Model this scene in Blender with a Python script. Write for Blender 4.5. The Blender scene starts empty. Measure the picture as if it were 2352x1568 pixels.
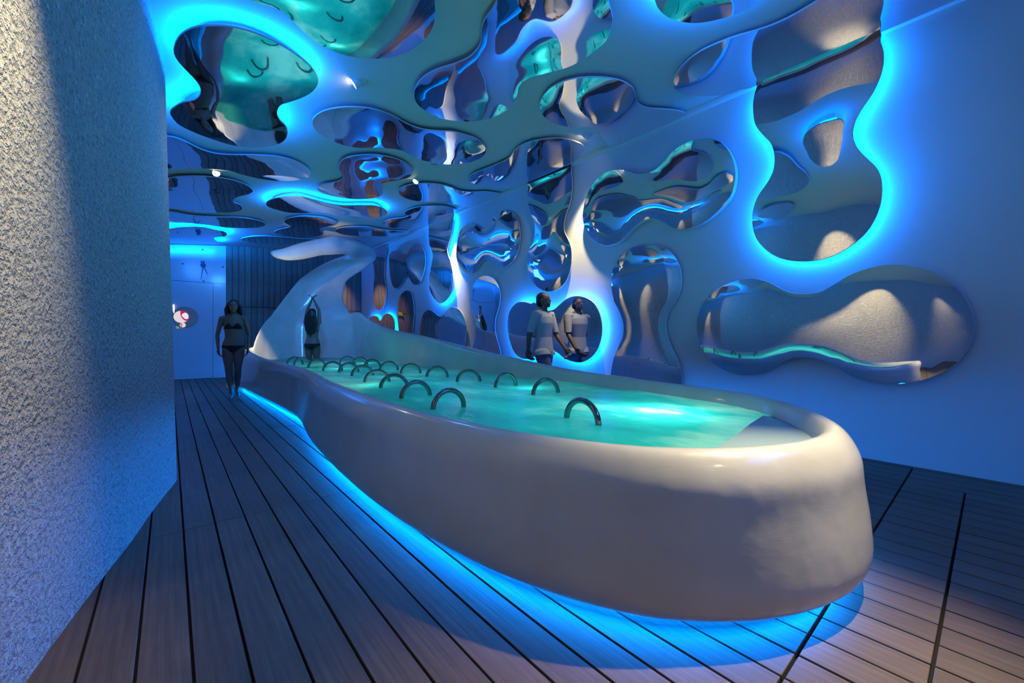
import bpy, bmesh, math, random
import numpy as np
from mathutils import Vector, Matrix, noise
from mathutils.geometry import delaunay_2d_cdt

# ------------------------------------------------------------------ scene, camera, light
SC = bpy.context.scene
COL = SC.collection
cam_d = bpy.data.cameras.new('camera'); cam = bpy.data.objects.new('camera', cam_d); COL.objects.link(cam)
cam.location = (0, 0, 1.0)
cam.rotation_euler = (math.radians(90), 0, -math.atan2(.6443, .7648))
cam_d.sensor_width = 36; cam_d.lens = 933 / 2352 * 36
cam_d.shift_y = -11 / 2352
cam_d.clip_start = .02
SC.camera = cam
w = bpy.data.worlds.new('world'); SC.world = w; w.use_nodes = True
w.node_tree.nodes['Background'].inputs[0].default_value = (.02, .04, .12, 1)
w.node_tree.nodes['Background'].inputs[1].default_value = .2
SC.view_settings.view_transform = 'Standard'; SC.view_settings.look = 'None'
SC.view_settings.gamma = 1; SC.view_settings.use_curve_mapping = False
SC.view_settings.exposure = 0.0
SC.cycles.max_bounces = 8; SC.cycles.diffuse_bounces = 4; SC.cycles.glossy_bounces = 5
SC.cycles.transmission_bounces = 4; SC.cycles.caustics_reflective = False; SC.cycles.caustics_refractive = False
SC.cycles.sample_clamp_indirect = 4.0
SC.cycles.use_denoising = True
SC.cycles.use_adaptive_sampling = True; SC.cycles.adaptive_threshold = .02

LED_COL = (0.0, 0.17, 1.0); LED_STR = 112.0
WARM = (1.0, .79, .40)
FILL = (.06, .25, 1.0)

WX = 4.38          # right wall plane
BY = 12.2          # back wall plane
def zc(X):         # underside of the ceiling
    u = WX - X
    return 3.477 - .0417 * u - .00956 * u * u

def spot(pos, target, power, size, blend=.6, col=WARM, radius=.03):
    l = bpy.data.lights.new('spot', 'SPOT'); l.energy = power; l.color = col
    l.spot_size = math.radians(size); l.spot_blend = blend; l.shadow_soft_size = radius
    o = bpy.data.objects.new('spot', l); COL.objects.link(o); o.location = pos
    d = Vector(target) - Vector(pos)
    o.rotation_euler = d.to_track_quat('-Z', 'Y').to_euler()
    return o
def point(pos, power, col, radius=.1):
    l = bpy.data.lights.new('lamp', 'POINT'); l.energy = power; l.color = col; l.shadow_soft_size = radius
    o = bpy.data.objects.new('lamp', l); COL.objects.link(o); o.location = pos
    return o
def area(pos, target, power, sx, sy, col):
    l = bpy.data.lights.new('lamp', 'AREA'); l.shape = 'RECTANGLE'; l.size = sx; l.size_y = sy
    l.energy = power; l.color = col
    o = bpy.data.objects.new('lamp', l); COL.objects.link(o); o.location = pos
    o.rotation_euler = (Vector(target) - Vector(pos)).to_track_quat('-Z', 'Y').to_euler()
    return o

# warm halogen spots in the ceiling, then added blue fill spots
spot((4.10, 3.45, 3.33), (4.36, 3.75, 1.9), 300, 46, 1.0)                 # streak down the mirror wall
spot((4.10, 6.9, 3.33), (4.36, 7.05, 1.6), 330, 46, 1.0)                   # second streak further on
spot((.22, 1.42, 2.95), (-.40, 1.50, 1.6), 230, 50, 1.0)                  # on the rough plaster
spot((-.10, -.30, 2.9), (-.62, -.3, 1.4), 50, 55, 1.0)
spot((2.75, -.12, 3.10), (1.48, .38, .25), 700, 38, 1.0)                 # front end of the pool
spot((1.3, -1.9, 2.9), (1.75, .3, .2), 22, 75, 1.0)                       # warm wash from behind the camera
spot((.9, 8.4, 2.95), (1.22, 9.5, .80), 420, 22, 1.0)                      # foot of the slide
spot((3.9, 11.4, 3.2), (3.5, 12.2, 1.5), 110, 60, 1.0)                     # timber wall by the corner
spot((-.45, 8.3, 2.9), (-.9, 8.35, 1.9), 150, 50, 1.0)                     # hooks on the plaster wall
spot((-.62, 5.6, 2.85), (-.95, 5.6, 1.5), 60, 46, 1.0)                      # plaster wall beyond the pier
spot((-.75, 6.3, 1.6), (.05, 6.4, 0), 30, 34, 1.0, (0, .2, 1))            # blue floor washer beyond the pier
spot((.46, 6.5, 2.95), (2.3, 9.0, 2.72), 50, 26, 1.0)
spot((.45, 7.0, .06), (2.15, 8.9, 2.74), 330, 20, 1.0)                         # uplight at the foot of the slide                      # lights the curl of the slide
spot((1.35, 6.2, 3.05), (2.2, 9.9, 1.6), 190, 80, 1.0, (.05, .32, 1), .20)      # blue fill spots added to brighten the slide and the door
spot((.55, 9.3, 2.95), (.3, 12.2, 1.6), 60, 90, 1.0, (.04, .26, 1), .25)
spot((1.25, 4.3, 3.0), (-.15, 2.9, 1.7), 75, 84, 1.0, (.06, .34, 1), .15)   # another added blue fill, for the pier
# underwater lamps
area((2.1, 4.6, .16), (2.1, 4.6, 2), 32, 1.5, 7.2, (.26, .86, 1.0))
for p, e in (((2.35, 1.35, .40), 20.0), ((2.55, 2.75, .42), 3.5), ((1.9, 6.2, .42), 2.5), ((1.5, 3.9, .42), 2.0), ((2.7, 7.2, .42), 2.5), ((1.45, 8.0, .42), 2.0)):
    point(p, e, (.9, 1.0, .75), .05)
# cool fill lamps added to brighten the bath hall, not real fittings
area((2.9, -1.4, 2.7), (-.2, 2.3, 1.4), 28, 1.6, .8, FILL)
area((-.3, 10.2, 2.7), (1.5, 9.5, .5), 8, 1.2, .6, FILL)

# ------------------------------------------------------------------ helpers
def P(x, y):
    """photograph pixel -> ray from the camera (dX, dY, dZ)"""
    a = x - 1176.0; h = 773.0 - y
    return (.7648 * a + .6443 * 933, -.6443 * a + .7648 * 933, h)
def Z(s, ox, oy, pts):
    return [(ox + p[0] / s, oy + p[1] / s) for p in pts]
def ray_wall(x, y, off=0.0):
    d = P(x, y); t = (WX - off) / d[0]
    return (t * d[1], 1 + t * d[2])
def ray_ceil(x, y, off=0.0):
    d = P(x, y); z = 3.3
    for _ in range(30):
        t = (z - off - 1) / max(d[2], 1); z = zc(max(min(t * d[0], 4.6), -4))
    return (t * d[0], t * d[1])
def ray_back(x, y, off=0.0):
    d = P(x, y); t = (BY - off) / d[1]
    return (t * d[0], 1 + t * d[2])
def ray_z(x, y, z):
    d = P(x, y); t = (z - 1) / d[2]
    return (t * d[0], t * d[1])

def tag(o, label=None, cat=None, group=None, kind=None):
    if label: o['label'] = label
    if cat: o['category'] = cat
    if group: o['group'] = group
    if kind: o['kind'] = kind
    return o
def mesh_obj(name, verts, faces, mat, parent=None, smooth=False, uv=None):
    me = bpy.data.meshes.new(name); me.from_pydata([tuple(v) for v in verts], [], [tuple(f) for f in faces])
    me.validate(); me.update()
    if mat: me.materials.append(mat)
    o = bpy.data.objects.new(name, me); COL.objects.link(o)
    if parent: o.parent = parent
    if smooth:
        me.polygons.foreach_set('use_smooth', [True] * len(me.polygons))
    return o
def bm_obj(name, bm, mat, parent=None, smooth=False):
    me = bpy.data.meshes.new(name); bm.to_mesh(me); bm.free()
    if mat: me.materials.append(mat)
    o = bpy.data.objects.new(name, me); COL.objects.link(o)
    if parent: o.parent = parent
    if smooth: me.polygons.foreach_set('use_smooth', [True] * len(me.polygons))
    return o
def empty(name, loc=(0, 0, 0), rz=0):
    o = bpy.data.objects.new(name, None); COL.objects.link(o); o.location = loc; o.rotation_euler = (0, 0, rz)
    o.empty_display_size = .05
    return o
def box(name, x0, x1, y0, y1, z0, z1, mat, parent=None, bev=0.0):
    bm = bmesh.new()
    vs = [bm.verts.new((x, y, z)) for z in (z0, z1) for y in (y0, y1) for x in (x0, x1)]
    for f in ((0, 2, 3, 1), (4, 5, 7, 6), (0, 1, 5, 4), (2, 6, 7, 3), (0, 4, 6, 2), (1, 3, 7, 5)):
        bm.faces.new([vs[i] for i in f])
    if bev: bmesh.ops.bevel(bm, geom=list(bm.edges), offset=bev, segments=1, affect='EDGES')
    return bm_obj(name, bm, mat, parent)
def catmull(pts, n=8, closed=True):
    pts = [np.array(p, float) for p in pts]; out = []; N = len(pts)
    R = range(N) if closed else range(N - 1)
    for i in R:
        if closed: p0, p1, p2, p3 = pts[i - 1], pts[i], pts[(i + 1) % N], pts[(i + 2) % N]
        else: p0, p1, p2, p3 = pts[max(i - 1, 0)], pts[i], pts[i + 1], pts[min(i + 2, N - 1)]
        for k in range(n):
            t = k / n
            out.append(.5 * ((2 * p1) + (p2 - p0) * t + (2 * p0 - 5 * p1 + 4 * p2 - p3) * t * t + (3 * p1 - p0 - 3 * p2 + p3) * t ** 3))
    if not closed: out.append(pts[-1])
    return np.array(out)
def resample(c, step=None, n=None, closed=True):
    c = np.vstack([c, c[:1]]) if closed else c
    d = np.r_[0, np.cumsum(np.linalg.norm(np.diff(c, axis=0), axis=1))]
    if n is None: n = max(12, int(d[-1] / step))
    s = np.linspace(0, d[-1], n, endpoint=not closed)
    return np.stack([np.interp(s, d, c[:, k]) for k in range(c.shape[1])], 1)
def signed_area(c):
    x, y = c[:, 0], c[:, 1]
    return .5 * np.sum(x * np.roll(y, -1) - np.roll(x, -1) * y)
def inset(c, d):          # c counter-clockwise -> moved inwards by d
    t = np.roll(c, -1, 0) - np.roll(c, 1, 0); t /= np.linalg.norm(t, axis=1)[:, None] + 1e-9
    n = np.stack([-t[:, 1], t[:, 0]], 1)
    return c + n * d
def seg_dist(pts, c):     # distance of points to closed polyline
    a = c; b = np.roll(c, -1, 0); ab = b - a; L = (ab ** 2).sum(1) + 1e-12
    best = np.full(len(pts), 1e9)
    for i in range(0, len(pts), 400):
        q = pts[i:i + 400][:, None, :]
        t = np.clip(((q - a) * ab).sum(2) / L, 0, 1)
        best[i:i + 400] = np.sqrt((((a + t[..., None] * ab) - q) ** 2).sum(2)).min(1)
    return best
def inside(pts, c):
    x, y = pts[:, 0], pts[:, 1]; r = np.zeros(len(pts), bool)
    x1, y1 = c[:, 0], c[:, 1]; x2, y2 = np.roll(x1, -1), np.roll(y1, -1)
    for i in range(len(c)):
        m = ((y1[i] > y) != (y2[i] > y)) & (x < (x2[i] - x1[i]) * (y - y1[i]) / (y2[i] - y1[i] + 1e-12) + x1[i])
        r ^= m
    return r
def fill(c, step):        # triangulated interior of a closed 2-D outline
    lo, hi = c.min(0), c.max(0)
    gx, gy = np.meshgrid(np.arange(lo[0], hi[0], step), np.arange(lo[1], hi[1], step * .866))
    gx[::2] += step / 2
    g = np.stack([gx.ravel(), gy.ravel()], 1)
    g = g[inside(g, c)]
    if len(g): g = g[seg_dist(g, c) > step * .55]
    allp = np.vstack([c, g]) if len(g) else c
    n = len(c)
    res = delaunay_2d_cdt([Vector(p) for p in allp], [], [list(range(n))], 1, 1e-6)
    return np.array([tuple(v) for v in res[0]]), [tuple(f) for f in res[2]]

# ------------------------------------------------------------------ materials
def new_mat(name):
    m = bpy.data.materials.new(name); m.use_nodes = True
    return m, m.node_tree, m.node_tree.nodes['Principled BSDF']
def simple(name, col, rough=.5, metal=0.0, spec=None, coat=0.0, emit=None, estr=0.0):
    m, nt, b = new_mat(name)
    b.inputs['Base Color'].default_value = (*col, 1); b.inputs['Roughness'].default_value = rough
    b.inputs['Metallic'].default_value = metal
    if spec is not None: b.inputs['Specular IOR Level'].default_value = spec
    if coat: b.inputs['Coat Weight'].default_value = coat; b.inputs['Coat Roughness'].default_value = .08
    if emit: b.inputs['Emission Color'].default_value = (*emit, 1); b.inputs['Emission Strength'].default_value = estr
    return m
def tex_noise(nt, scale, detail=3, rough=.5, stretch=None, obj=False):
    tc = nt.nodes.new('ShaderNodeTexCoord'); mp = nt.nodes.new('ShaderNodeMapping'); n = nt.nodes.new('ShaderNodeTexNoise')
    nt.links.new(tc.outputs['Object'], mp.inputs[0]); nt.links.new(mp.outputs[0], n.inputs['Vector'])
    if stretch: mp.inputs['Scale'].default_value = stretch
    n.inputs['Scale'].default_value = scale; n.inputs['Detail'].default_value = detail; n.inputs['Roughness'].default_value = rough
    return n, mp
def bump(nt, b, src, strength, dist, prev=None):
    bp = nt.nodes.new('ShaderNodeBump'); bp.inputs['Strength'].default_value = strength; bp.inputs['Distance'].default_value = dist
    nt.links.new(src, bp.inputs['Height'])
    if prev: nt.links.new(prev.outputs[0], bp.inputs['Normal'])
    nt.links.new(bp.outputs[0], b.inputs['Normal'])
    return bp
def ramp(nt, src, stops):
    r = nt.nodes.new('ShaderNodeValToRGB'); e = r.color_ramp.elements
    e[0].position, e[0].color = stops[0][0], (*stops[0][1], 1); e[1].position, e[1].color = stops[-1][0], (*stops[-1][1], 1)
    for p, c in stops[1:-1]:
        k = e.new(p); k.color = (*c, 1)
    nt.links.new(src, r.inputs[0]); return r

M = {}
# smooth matt paint
m, nt, b = new_mat('white_paint'); b.inputs['Base Color'].default_value = (.78, .79, .80, 1); b.inputs['Roughness'].default_value = .55
b.inputs['Specular IOR Level'].default_value = .25
n, _ = tex_noise(nt, 260, 2); bump(nt, b, n.outputs['Fac'], .12, .002); M['paint'] = m
m, nt, b = new_mat('ceiling_paint'); b.inputs['Base Color'].default_value = (.76, .79, .78, 1); b.inputs['Roughness'].default_value = .6
b.inputs['Specular IOR Level'].default_value = .2
n, _ = tex_noise(nt, 200, 2); bump(nt, b, n.outputs['Fac'], .1, .002); M['ceil'] = m
# roughcast plaster
m, nt, b = new_mat('roughcast'); b.inputs['Roughness'].default_value = .85; b.inputs['Specular IOR Level'].default_value = .15
n1, _ = tex_noise(nt, 50, 4, .6); n2, _ = tex_noise(nt, 140, 2, .5)
r1 = ramp(nt, n1.outputs['Fac'], [(.36, (0, 0, 0)), (.60, (1, 1, 1))])
mx = nt.nodes.new('ShaderNodeMath'); mx.operation = 'MULTIPLY_ADD'; mx.inputs[1].default_value = .25
nt.links.new(n2.outputs['Fac'], mx.inputs[0]); nt.links.new(r1.outputs[0], mx.inputs[2])
cr = ramp(nt, n1.outputs['Fac'], [(.33, (.34, .34, .35)), (.43, (.80, .79, .77))])
nt.links.new(cr.outputs[0], b.inputs['Base Color'])
bump(nt, b, mx.outputs[0], 1.0, .014); M['stucco'] = m
# gel-coat shell of the pool
m, nt, b = new_mat('gelcoat'); b.inputs['Base Color'].default_value = (.80, .80, .79, 1); b.inputs['Roughness'].default_value = .30
b.inputs['Coat Weight'].default_value = .55; b.inputs['Coat Roughness'].default_value = .10
n1, _ = tex_noise(nt, 3.2, 3); n2, _ = tex_noise(nt, 34, 3, .6, (1, 1, 2.5))
bp = bump(nt, b, n1.outputs['Fac'], .4, .02); bump(nt, b, n2.outputs['Fac'], .07, .004, bp)
cr = ramp(nt, n1.outputs['Fac'], [(.3, (.68, .67, .63)), (.6, (.77, .765, .74))]); nt.links.new(cr.outputs[0], b.inputs['Base Color'])
M['shell'] = m
# mirror
m, nt, b = new_mat('mirror'); b.inputs['Base Color'].default_value = (.90, .90, .97, 1); b.inputs['Metallic'].default_value = 1
b.inputs['Roughness'].default_value = .025
n1, _ = tex_noise(nt, 2.2, 1); bump(nt, b, n1.outputs['Fac'], .25, .02); M['mirror'] = m
M['panel_edge'] = simple('panel_edge_white', (.72, .73, .76), .35)
M['led'] = simple('blue_led', (0, 0, 0), emit=LED_COL, estr=LED_STR)
M['led_far'] = simple('blue_led_bright', (0, 0, 0), emit=LED_COL, estr=700.0)
M['led_pool'] = simple('blue_led_under_pool', (0, 0, 0), emit=(0, .20, 1.0), estr=76.0)
M['lens'] = simple('lamp_lens', (1, 1, 1), emit=(1, .86, .66), estr=25.0)
M['chrome'] = simple('chrome', (.25, .25, .24), .14, 1.0)
M['dark'] = simple('dark_joint', (.006, .006, .008), .9)
M['white_metal'] = simple('white_metal', (.75, .75, .76), .35)
M['plinth'] = simple('plinth', (.35, .35, .37), .7)
# decking
def wood(name, c0, c1, axis):
    m, nt, b = new_mat(name)
    st = (1, .03, 1) if axis == 'y' else (1, 1, .03)
    n1, mp = tex_noise(nt, 60, 4, .6, st); n2, _ = tex_noise(nt, 2.3, 4, .6)
    oi = nt.nodes.new('ShaderNodeObjectInfo')
    r = ramp(nt, n1.outputs['Fac'], [(.3, c0), (.7, c1)])
    rr = ramp(nt, n2.outputs['Fac'], [(.30, (.62, .60, .58)), (.62, (1, 1, 1))])
    mxc = nt.nodes.new('ShaderNodeMix'); mxc.data_type = 'RGBA'; mxc.blend_type = 'MULTIPLY'; mxc.inputs[0].default_value = .8
    nt.links.new(r.outputs[0], mxc.inputs[6]); nt.links.new(rr.outputs[0], mxc.inputs[7])
    hs = nt.nodes.new('ShaderNodeHueSaturation'); mr = nt.nodes.new('ShaderNodeMapRange')
    mr.inputs[3].default_value = .82; mr.inputs[4].default_value = 1.15
    nt.links.new(oi.outputs['Random'], mr.inputs[0]); nt.links.new(mr.outputs[0], hs.inputs['Value']); nt.links.new(mxc.outputs[2], hs.inputs['Color'])
    nt.links.new(hs.outputs[0], b.inputs['Base Color'])
    b.inputs['Roughness'].default_value = .5; b.inputs['Specular IOR Level'].default_value = .35
    bump(nt, b, n1.outputs['Fac'], .25, .003)
    return m
M['deck'] = wood('deck_timber', (.11, .08, .062), (.205, .15, .115), 'y')
M['cladding'] = wood('cladding_timber', (.20, .14, .115), (.31, .225, .185), 'z')
# milky lit water
m, nt, b = new_mat('bath_water'); out = nt.nodes['Material Output']; nt.nodes.remove(b)
n1, _ = tex_noise(nt, 1.1, 5, .6, (1.0, .6, 1)); n2, _ = tex_noise(nt, 9, 4, .6, (1.6, .7, 1))
r = ramp(nt, n1.outputs['Fac'], [(.36, (.010, .42, .44)), (.50, (.03, .62, .58)), (.62, (.40, .92, .80))])
tr = nt.nodes.new('ShaderNodeBsdfTranslucent'); df = nt.nodes.new('ShaderNodeBsdfDiffuse'); gl = nt.nodes.new('ShaderNodeBsdfGlossy')
nt.links.new(r.outputs[0], tr.inputs[0]); nt.links.new(r.outputs[0], df.inputs[0]); gl.inputs['Roughness'].default_value = .22
a1 = nt.nodes.new('ShaderNodeMixShader'); a1.inputs[0].default_value = .30
nt.links.new(tr.outputs[0], a1.inputs[1]); nt.links.new(df.outputs[0], a1.inputs[2])
lw = nt.nodes.new('ShaderNodeFresnel'); lw.inputs[0].default_value = 1.2
a2 = nt.nodes.new('ShaderNodeMixShader'); nt.links.new(lw.outputs[0], a2.inputs[0]); nt.links.new(a1.outputs[0], a2.inputs[1]); nt.links.new(gl.outputs[0], a2.inputs[2])
bp = nt.nodes.new('ShaderNodeBump'); bp.inputs['Strength'].default_value = .5; bp.inputs['Distance'].default_value = .02
nt.links.new(n2.outputs['Fac'], bp.inputs['Height'])
for q in (df, gl): nt.links.new(bp.outputs[0], q.inputs['Normal'])
nt.links.new(a2.outputs[0], out.inputs[0]); M['water'] = m
M['skin_tan'] = simple('skin_tan', (.23, .14, .105), .5)
M['skin_dark'] = simple('skin_dark', (.14, .08, .06), .5)
M['hair'] = simple('dark_hair', (.012, .009, .009), .45)
M['black_cloth'] = simple('black_cloth', (.008, .008, .012), .8)
M['white_cloth'] = simple('white_cloth', (.42, .46, .52), .85)
M['grey_cloth'] = simple('grey_cloth', (.10, .11, .16), .85)
M['blue_paint'] = simple('blue_paint', (.015, .03, .20), .4)
M['panel_gloss'] = simple('white_gloss_panel', (.62, .66, .74), .22, coat=.2)
M['bench'] = simple('submerged_seat', (.34, .50, .55), .4)
M['yellow'] = simple('yellow_plastic', (.65, .55, .03), .35)

# ------------------------------------------------------------------ setting
XL, YF = -.95, -3.2
# ceiling: gently falling towards the left
xs = np.linspace(XL - .3, WX + .3, 36); vs = []; fs = []
for x in xs: vs += [(x, YF - .2, zc(x)), (x, BY + .3, zc(x))]
n0 = len(vs)
for x in xs: vs += [(x, YF - .2, 3.75), (x, BY + .3, 3.75)]
for i in range(len(xs) - 1):
    a = 2 * i; fs.append((a, a + 1, a + 3, a + 2)); fs.append((n0 + a, n0 + a + 2, n0 + a + 3, n0 + a + 1))
ceil = mesh_obj('ceiling', vs, fs, M['ceil'], smooth=True); tag(ceil, 'pale smooth plaster ceiling falling gently to the left', kind='structure')
wr = box('wall_right', WX, WX + .3, YF - .2, BY + .2, -.05, 3.6, M['paint']); tag(wr, 'smooth white plaster wall carrying the mirrors', kind='structure')
wf = box('wall_front', XL - .3, WX + .3, YF - .3, YF, -.05, 3.6, M['paint']); tag(wf, 'white plaster wall behind the viewer', kind='structure')
# soft rib where the right wall meets the ceiling
bm = bmesh.new(); prof = []
for k in range(9):
    a = math.pi / 2 * k / 8; prof.append((WX - .055 * math.sin(a) + .0 , zc(WX) - .055 * math.cos(a)))
prof = [(WX + .01, zc(WX) - .058)] + prof + [(WX - .055, zc(WX) + .02), (WX + .01, zc(WX) + .02)]
rows = [[bm.verts.new((p[0], y, p[1])) for p in prof] for y in (YF, BY)]
for i in range(len(prof)): bm.faces.new((rows[0][i], rows[0][(i + 1) % len(prof)], rows[1][(i + 1) % len(prof)], rows[1][i]))
o = bm_obj('trim_1', bm, M['paint'], smooth=False); tag(o, 'soft rounded rib between mirror wall and ceiling', kind='structure')

# left wall of roughcast plaster: a bulging pier near the viewer, then the wall beyond
base = [(-1.25, -3.3), (-.98, -3.2), (-.86, -2), (-.72, -1), (-.58, 0), (-.44, 1.0), (-.32, 1.8), (-.22, 2.34), (-.144, 2.71), (-.092, 3.02), (-.03, 3.34), (.035, 3.66), (.03, 3.78), (-.05, 3.88), (-.4, 3.95), (-.95, 4.0), (-1.25, 4.0)]
pc = resample(catmull(base, 6, False), n=110, closed=False)
vs = []; fs = []; NZ = 14
for i, p in enumerate(pc):
    for k in range(NZ + 1):
        z = k / NZ * 3.42
        f = max(0, min(1, (p[1] - 1.0) / 2.7)) if p[1] < 4 else 1
        vs.append((p[0] - .022 * z * f, p[1] + (.11 * z * (1 if 3.0 < p[1] < 4.3 else 0)) * min(1, max(0, p[1] - 3.0) / .6), z))
for i in range(len(pc) - 1):
    for k in range(NZ):
        a = i * (NZ + 1) + k; fs.append((a, a + 1, a + NZ + 2, a + NZ + 1))
o = mesh_obj('wall_left', vs, fs, M['stucco'], smooth=True); tag(o, 'bulging roughcast plaster wall close on the left', kind='structure')
o = box('wall_left_far', XL - .3, XL, 3.9, BY + .2, -.05, 3.6, M['stucco']); o.name = 'wall_left_back'; tag(o, 'roughcast plaster wall beyond the bulging pier', kind='structure')

# floor: dark bed with separate deck boards
floor = box('floor', XL - .3, WX + .3, YF - .2, BY + .2, -.08, -.022, M['dark']); tag(floor, 'grey brown timber deck of long boards', kind='structure')
PW = .1325; X0 = .0541; random.seed(4)
ys = [YF, -2.3, .12, .40, 2.70, 5.09, 7.62, 10.05, BY]
board_mesh = {}
def board(x0, x1, y0, y1, parent, mat, name='plank'):
    key = (round(x1 - x0, 4), round(y1 - y0, 4))
    if key not in board_mesh:
        o = box(name, 0, x1 - x0, 0, y1 - y0, -.022, 0, mat, parent, bev=.0015); board_mesh[key] = o.data
    else:
        o = bpy.data.objects.new(name, board_mesh[key]); COL.objects.link(o); o.parent = parent
    o.location = (x0, y0, random.uniform(-.0008, .0008))
    return o
def under_pool(x, y0, y1):
    return 1.55 < x < 2.85 and y0 >= 2.6 and y1 < 9
k = -8
while True:
    x0 = X0 + k * PW + .004; x1 = X0 + (k + 1) * PW - .004; k += 1
    if x0 > WX: break
    x1 = min(x1, WX)
    rows = list(ys)
    if x0 > 3.8: rows.remove(.12)
    for a, bb in zip(rows[:-1], rows[1:]):
        if under_pool(x0, a, bb): continue
        g = .005 if (a in (.12, .40)) else .0012
        h = .005 if (bb in (.12, .40)) else .0012
        if x1 < -.40 and bb <= 1.5: continue
        board(x0, x1, a + g, bb - h, floor, M['deck'])

# back wall: glossy panel with door on the left, upright timber boards on the right
xd = ray_back(519, 700)[0]; xr = ray_back(489, 700)[0]; zd = ray_back(488, 650)[1]
wb = box('wall_back', XL - .3, WX + .3, BY + .03, BY + .2, -.05, 3.6, M['dark']); tag(wb, 'back wall of upright dark timber boards', kind='structure')
o = box('panel', XL - .2, xd, BY, BY + .04, zd + .006, 3.4, M['panel_gloss'], wb); o['label'] = 'glossy white panel above the flush door'
o = box('panel', xr + .006, xd, BY, BY + .04, 0, zd, M['panel_gloss'], wb); o['label'] = 'narrow glossy white panel beside the flush door'
dr = box('door_1', XL - .2, xr, BY - .004, BY + .04, .006, zd - .004, M['panel_gloss']); tag(dr, 'flush glossy white door in the back wall', kind='structure')
zj = 1.755; x = xd + .004; vm = {}
while x < WX:
    x1 = min(x + PW - .009, WX)
    for a, bb in ((.004, zj - .007), (zj + .007, 3.45)):
        key = (round(x1 - x, 4), a)
        if key not in vm:
            o = box('plank', 0, x1 - x, 0, .03, 0, bb - a, M['cladding'], wb, bev=.0015); vm[key] = o.data
        else:
            o = bpy.data.objects.new('plank', vm[key]); COL.objects.link(o); o.parent = wb
        o.location = (x, BY, a)
    x += PW

# ------------------------------------------------------------------ mirror panels
def panel(surface, pts, label, led=False, off=None, dome=.004, wob=.005, group=None, clamp=True, seed=0, thick=.015, tilt=0.0):
    off = off if off is not None else (.10 if led else .05)
    if surface == 'wall':
        q = [ray_wall(x, y, off) for x, y in pts]
    else:
        q = [ray_ceil(x, y, off) for x, y in pts]
    c = catmull(q, 8)
    if surface == 'wall': c[:, 1] = np.minimum(c[:, 1], zc(WX) - .045); c[:, 1] = np.maximum(c[:, 1], .08)
    else: c[:, 0] = np.minimum(c[:, 0], WX - .045)
    size = np.sqrt(abs(signed_area(c)))
    stp = max(.025, min(.05, size / 22))
    c = resample(c, step=stp)
    if signed_area(c) < 0: c = c[::-1]
    P2, F2 = fill(c, stp * 1.5)
    d = seg_dist(P2, c)
    hgt = dome * (1 - np.exp(-d / .12)) * min(1, size)
    for i, p in enumerate(P2):
        hgt[i] += wob * noise.noise(Vector((p[0] * 1.5 + seed * 7, p[1] * 1.5, seed))) * min(1, d[i] / .15)
    cy_ = c[:, 1].mean()
    def to3(p, h):
        h = h + tilt * (p[1] - cy_) if h > .001 else h
        if surface == 'wall': return (WX - h, p[0], p[1])
        return (p[0], p[1], zc(p[0]) - h)
    cen = c.mean(0)
    root = empty('mirror_panel', to3(cen, 0))
    tag(root, label, 'mirror', group)
    org = np.array(to3(cen, 0))
    rel = lambda v: tuple(np.array(v) - org)
    vs = [rel(to3(p, off + h)) for p, h in zip(P2, hgt)]
    o = mesh_obj('mirror_face', vs, F2, M['mirror'], root, smooth=True)
    # make the face normals look into the room
    me = o.data; s = sum(((pl.normal.x if surface == 'wall' else pl.normal.z) * pl.area) for pl in me.polygons)
    if s > 0: me.flip_normals()
    n = len(c)
    vs = []; fs = []
    loops = [(c, off), (inset(c, -.003), off - .004), (inset(c, -.003), off - thick + .003), (c, off - thick), (inset(c, .05), off - thick)]
    for L, h in loops: vs += [rel(to3(p, h)) for p in L]
    for j in range(len(loops) - 1):
        for i in range(n):
            a = j * n + i; bq = j * n + (i + 1) % n; fs.append((a, bq, bq + n, a + n))
    mesh_obj('panel_edge', vs, fs, M['panel_edge'], root, smooth=False)
    ins = min(.10, size * .12)
    k = inset(c, ins); vs = []; fs = []
    for h in (off - thick + .001, -.002): vs += [rel(to3(p, h)) for p in k]
    for i in range(n): fs.append((i, (i + 1) % n, (i + 1) % n + n, i + n))
    mesh_obj('backing_frame', vs, fs, M['panel_edge'], root)
    if led:
        k = inset(c, min(.045, size * .07)); k2 = inset(c, min(.060, size * .09)); vs = []; fs = []
        vs += [rel(to3(p, off - thick - .012)) for p in k]
        vs += [rel(to3(p, off - thick - .030)) for p in k2]
        for i in range(n): fs.append((i, (i + 1) % n, (i + 1) % n + n, i + n))
        l = mesh_obj('led_strip', vs, fs, M['led_far' if seed == 9 else 'led'], root); l['label'] = 'glowing blue light strip hidden behind the mirror edge'
    return root

z1 = lambda p: Z(3.336, 380, 0, p)
z2 = lambda p: Z(2.94, 880, 0, p)
z3 = lambda p: Z(3.36, 380, 300, p)
z4 = lambda p: Z(3.136, 820, 380, p)
z5 = lambda p: Z(2.613, 1280, 300, p)
z6 = lambda p: Z(2.4495, 1480, 0, p)
z8 = lambda p: Z(2.614, 1500, 560, p)
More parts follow.
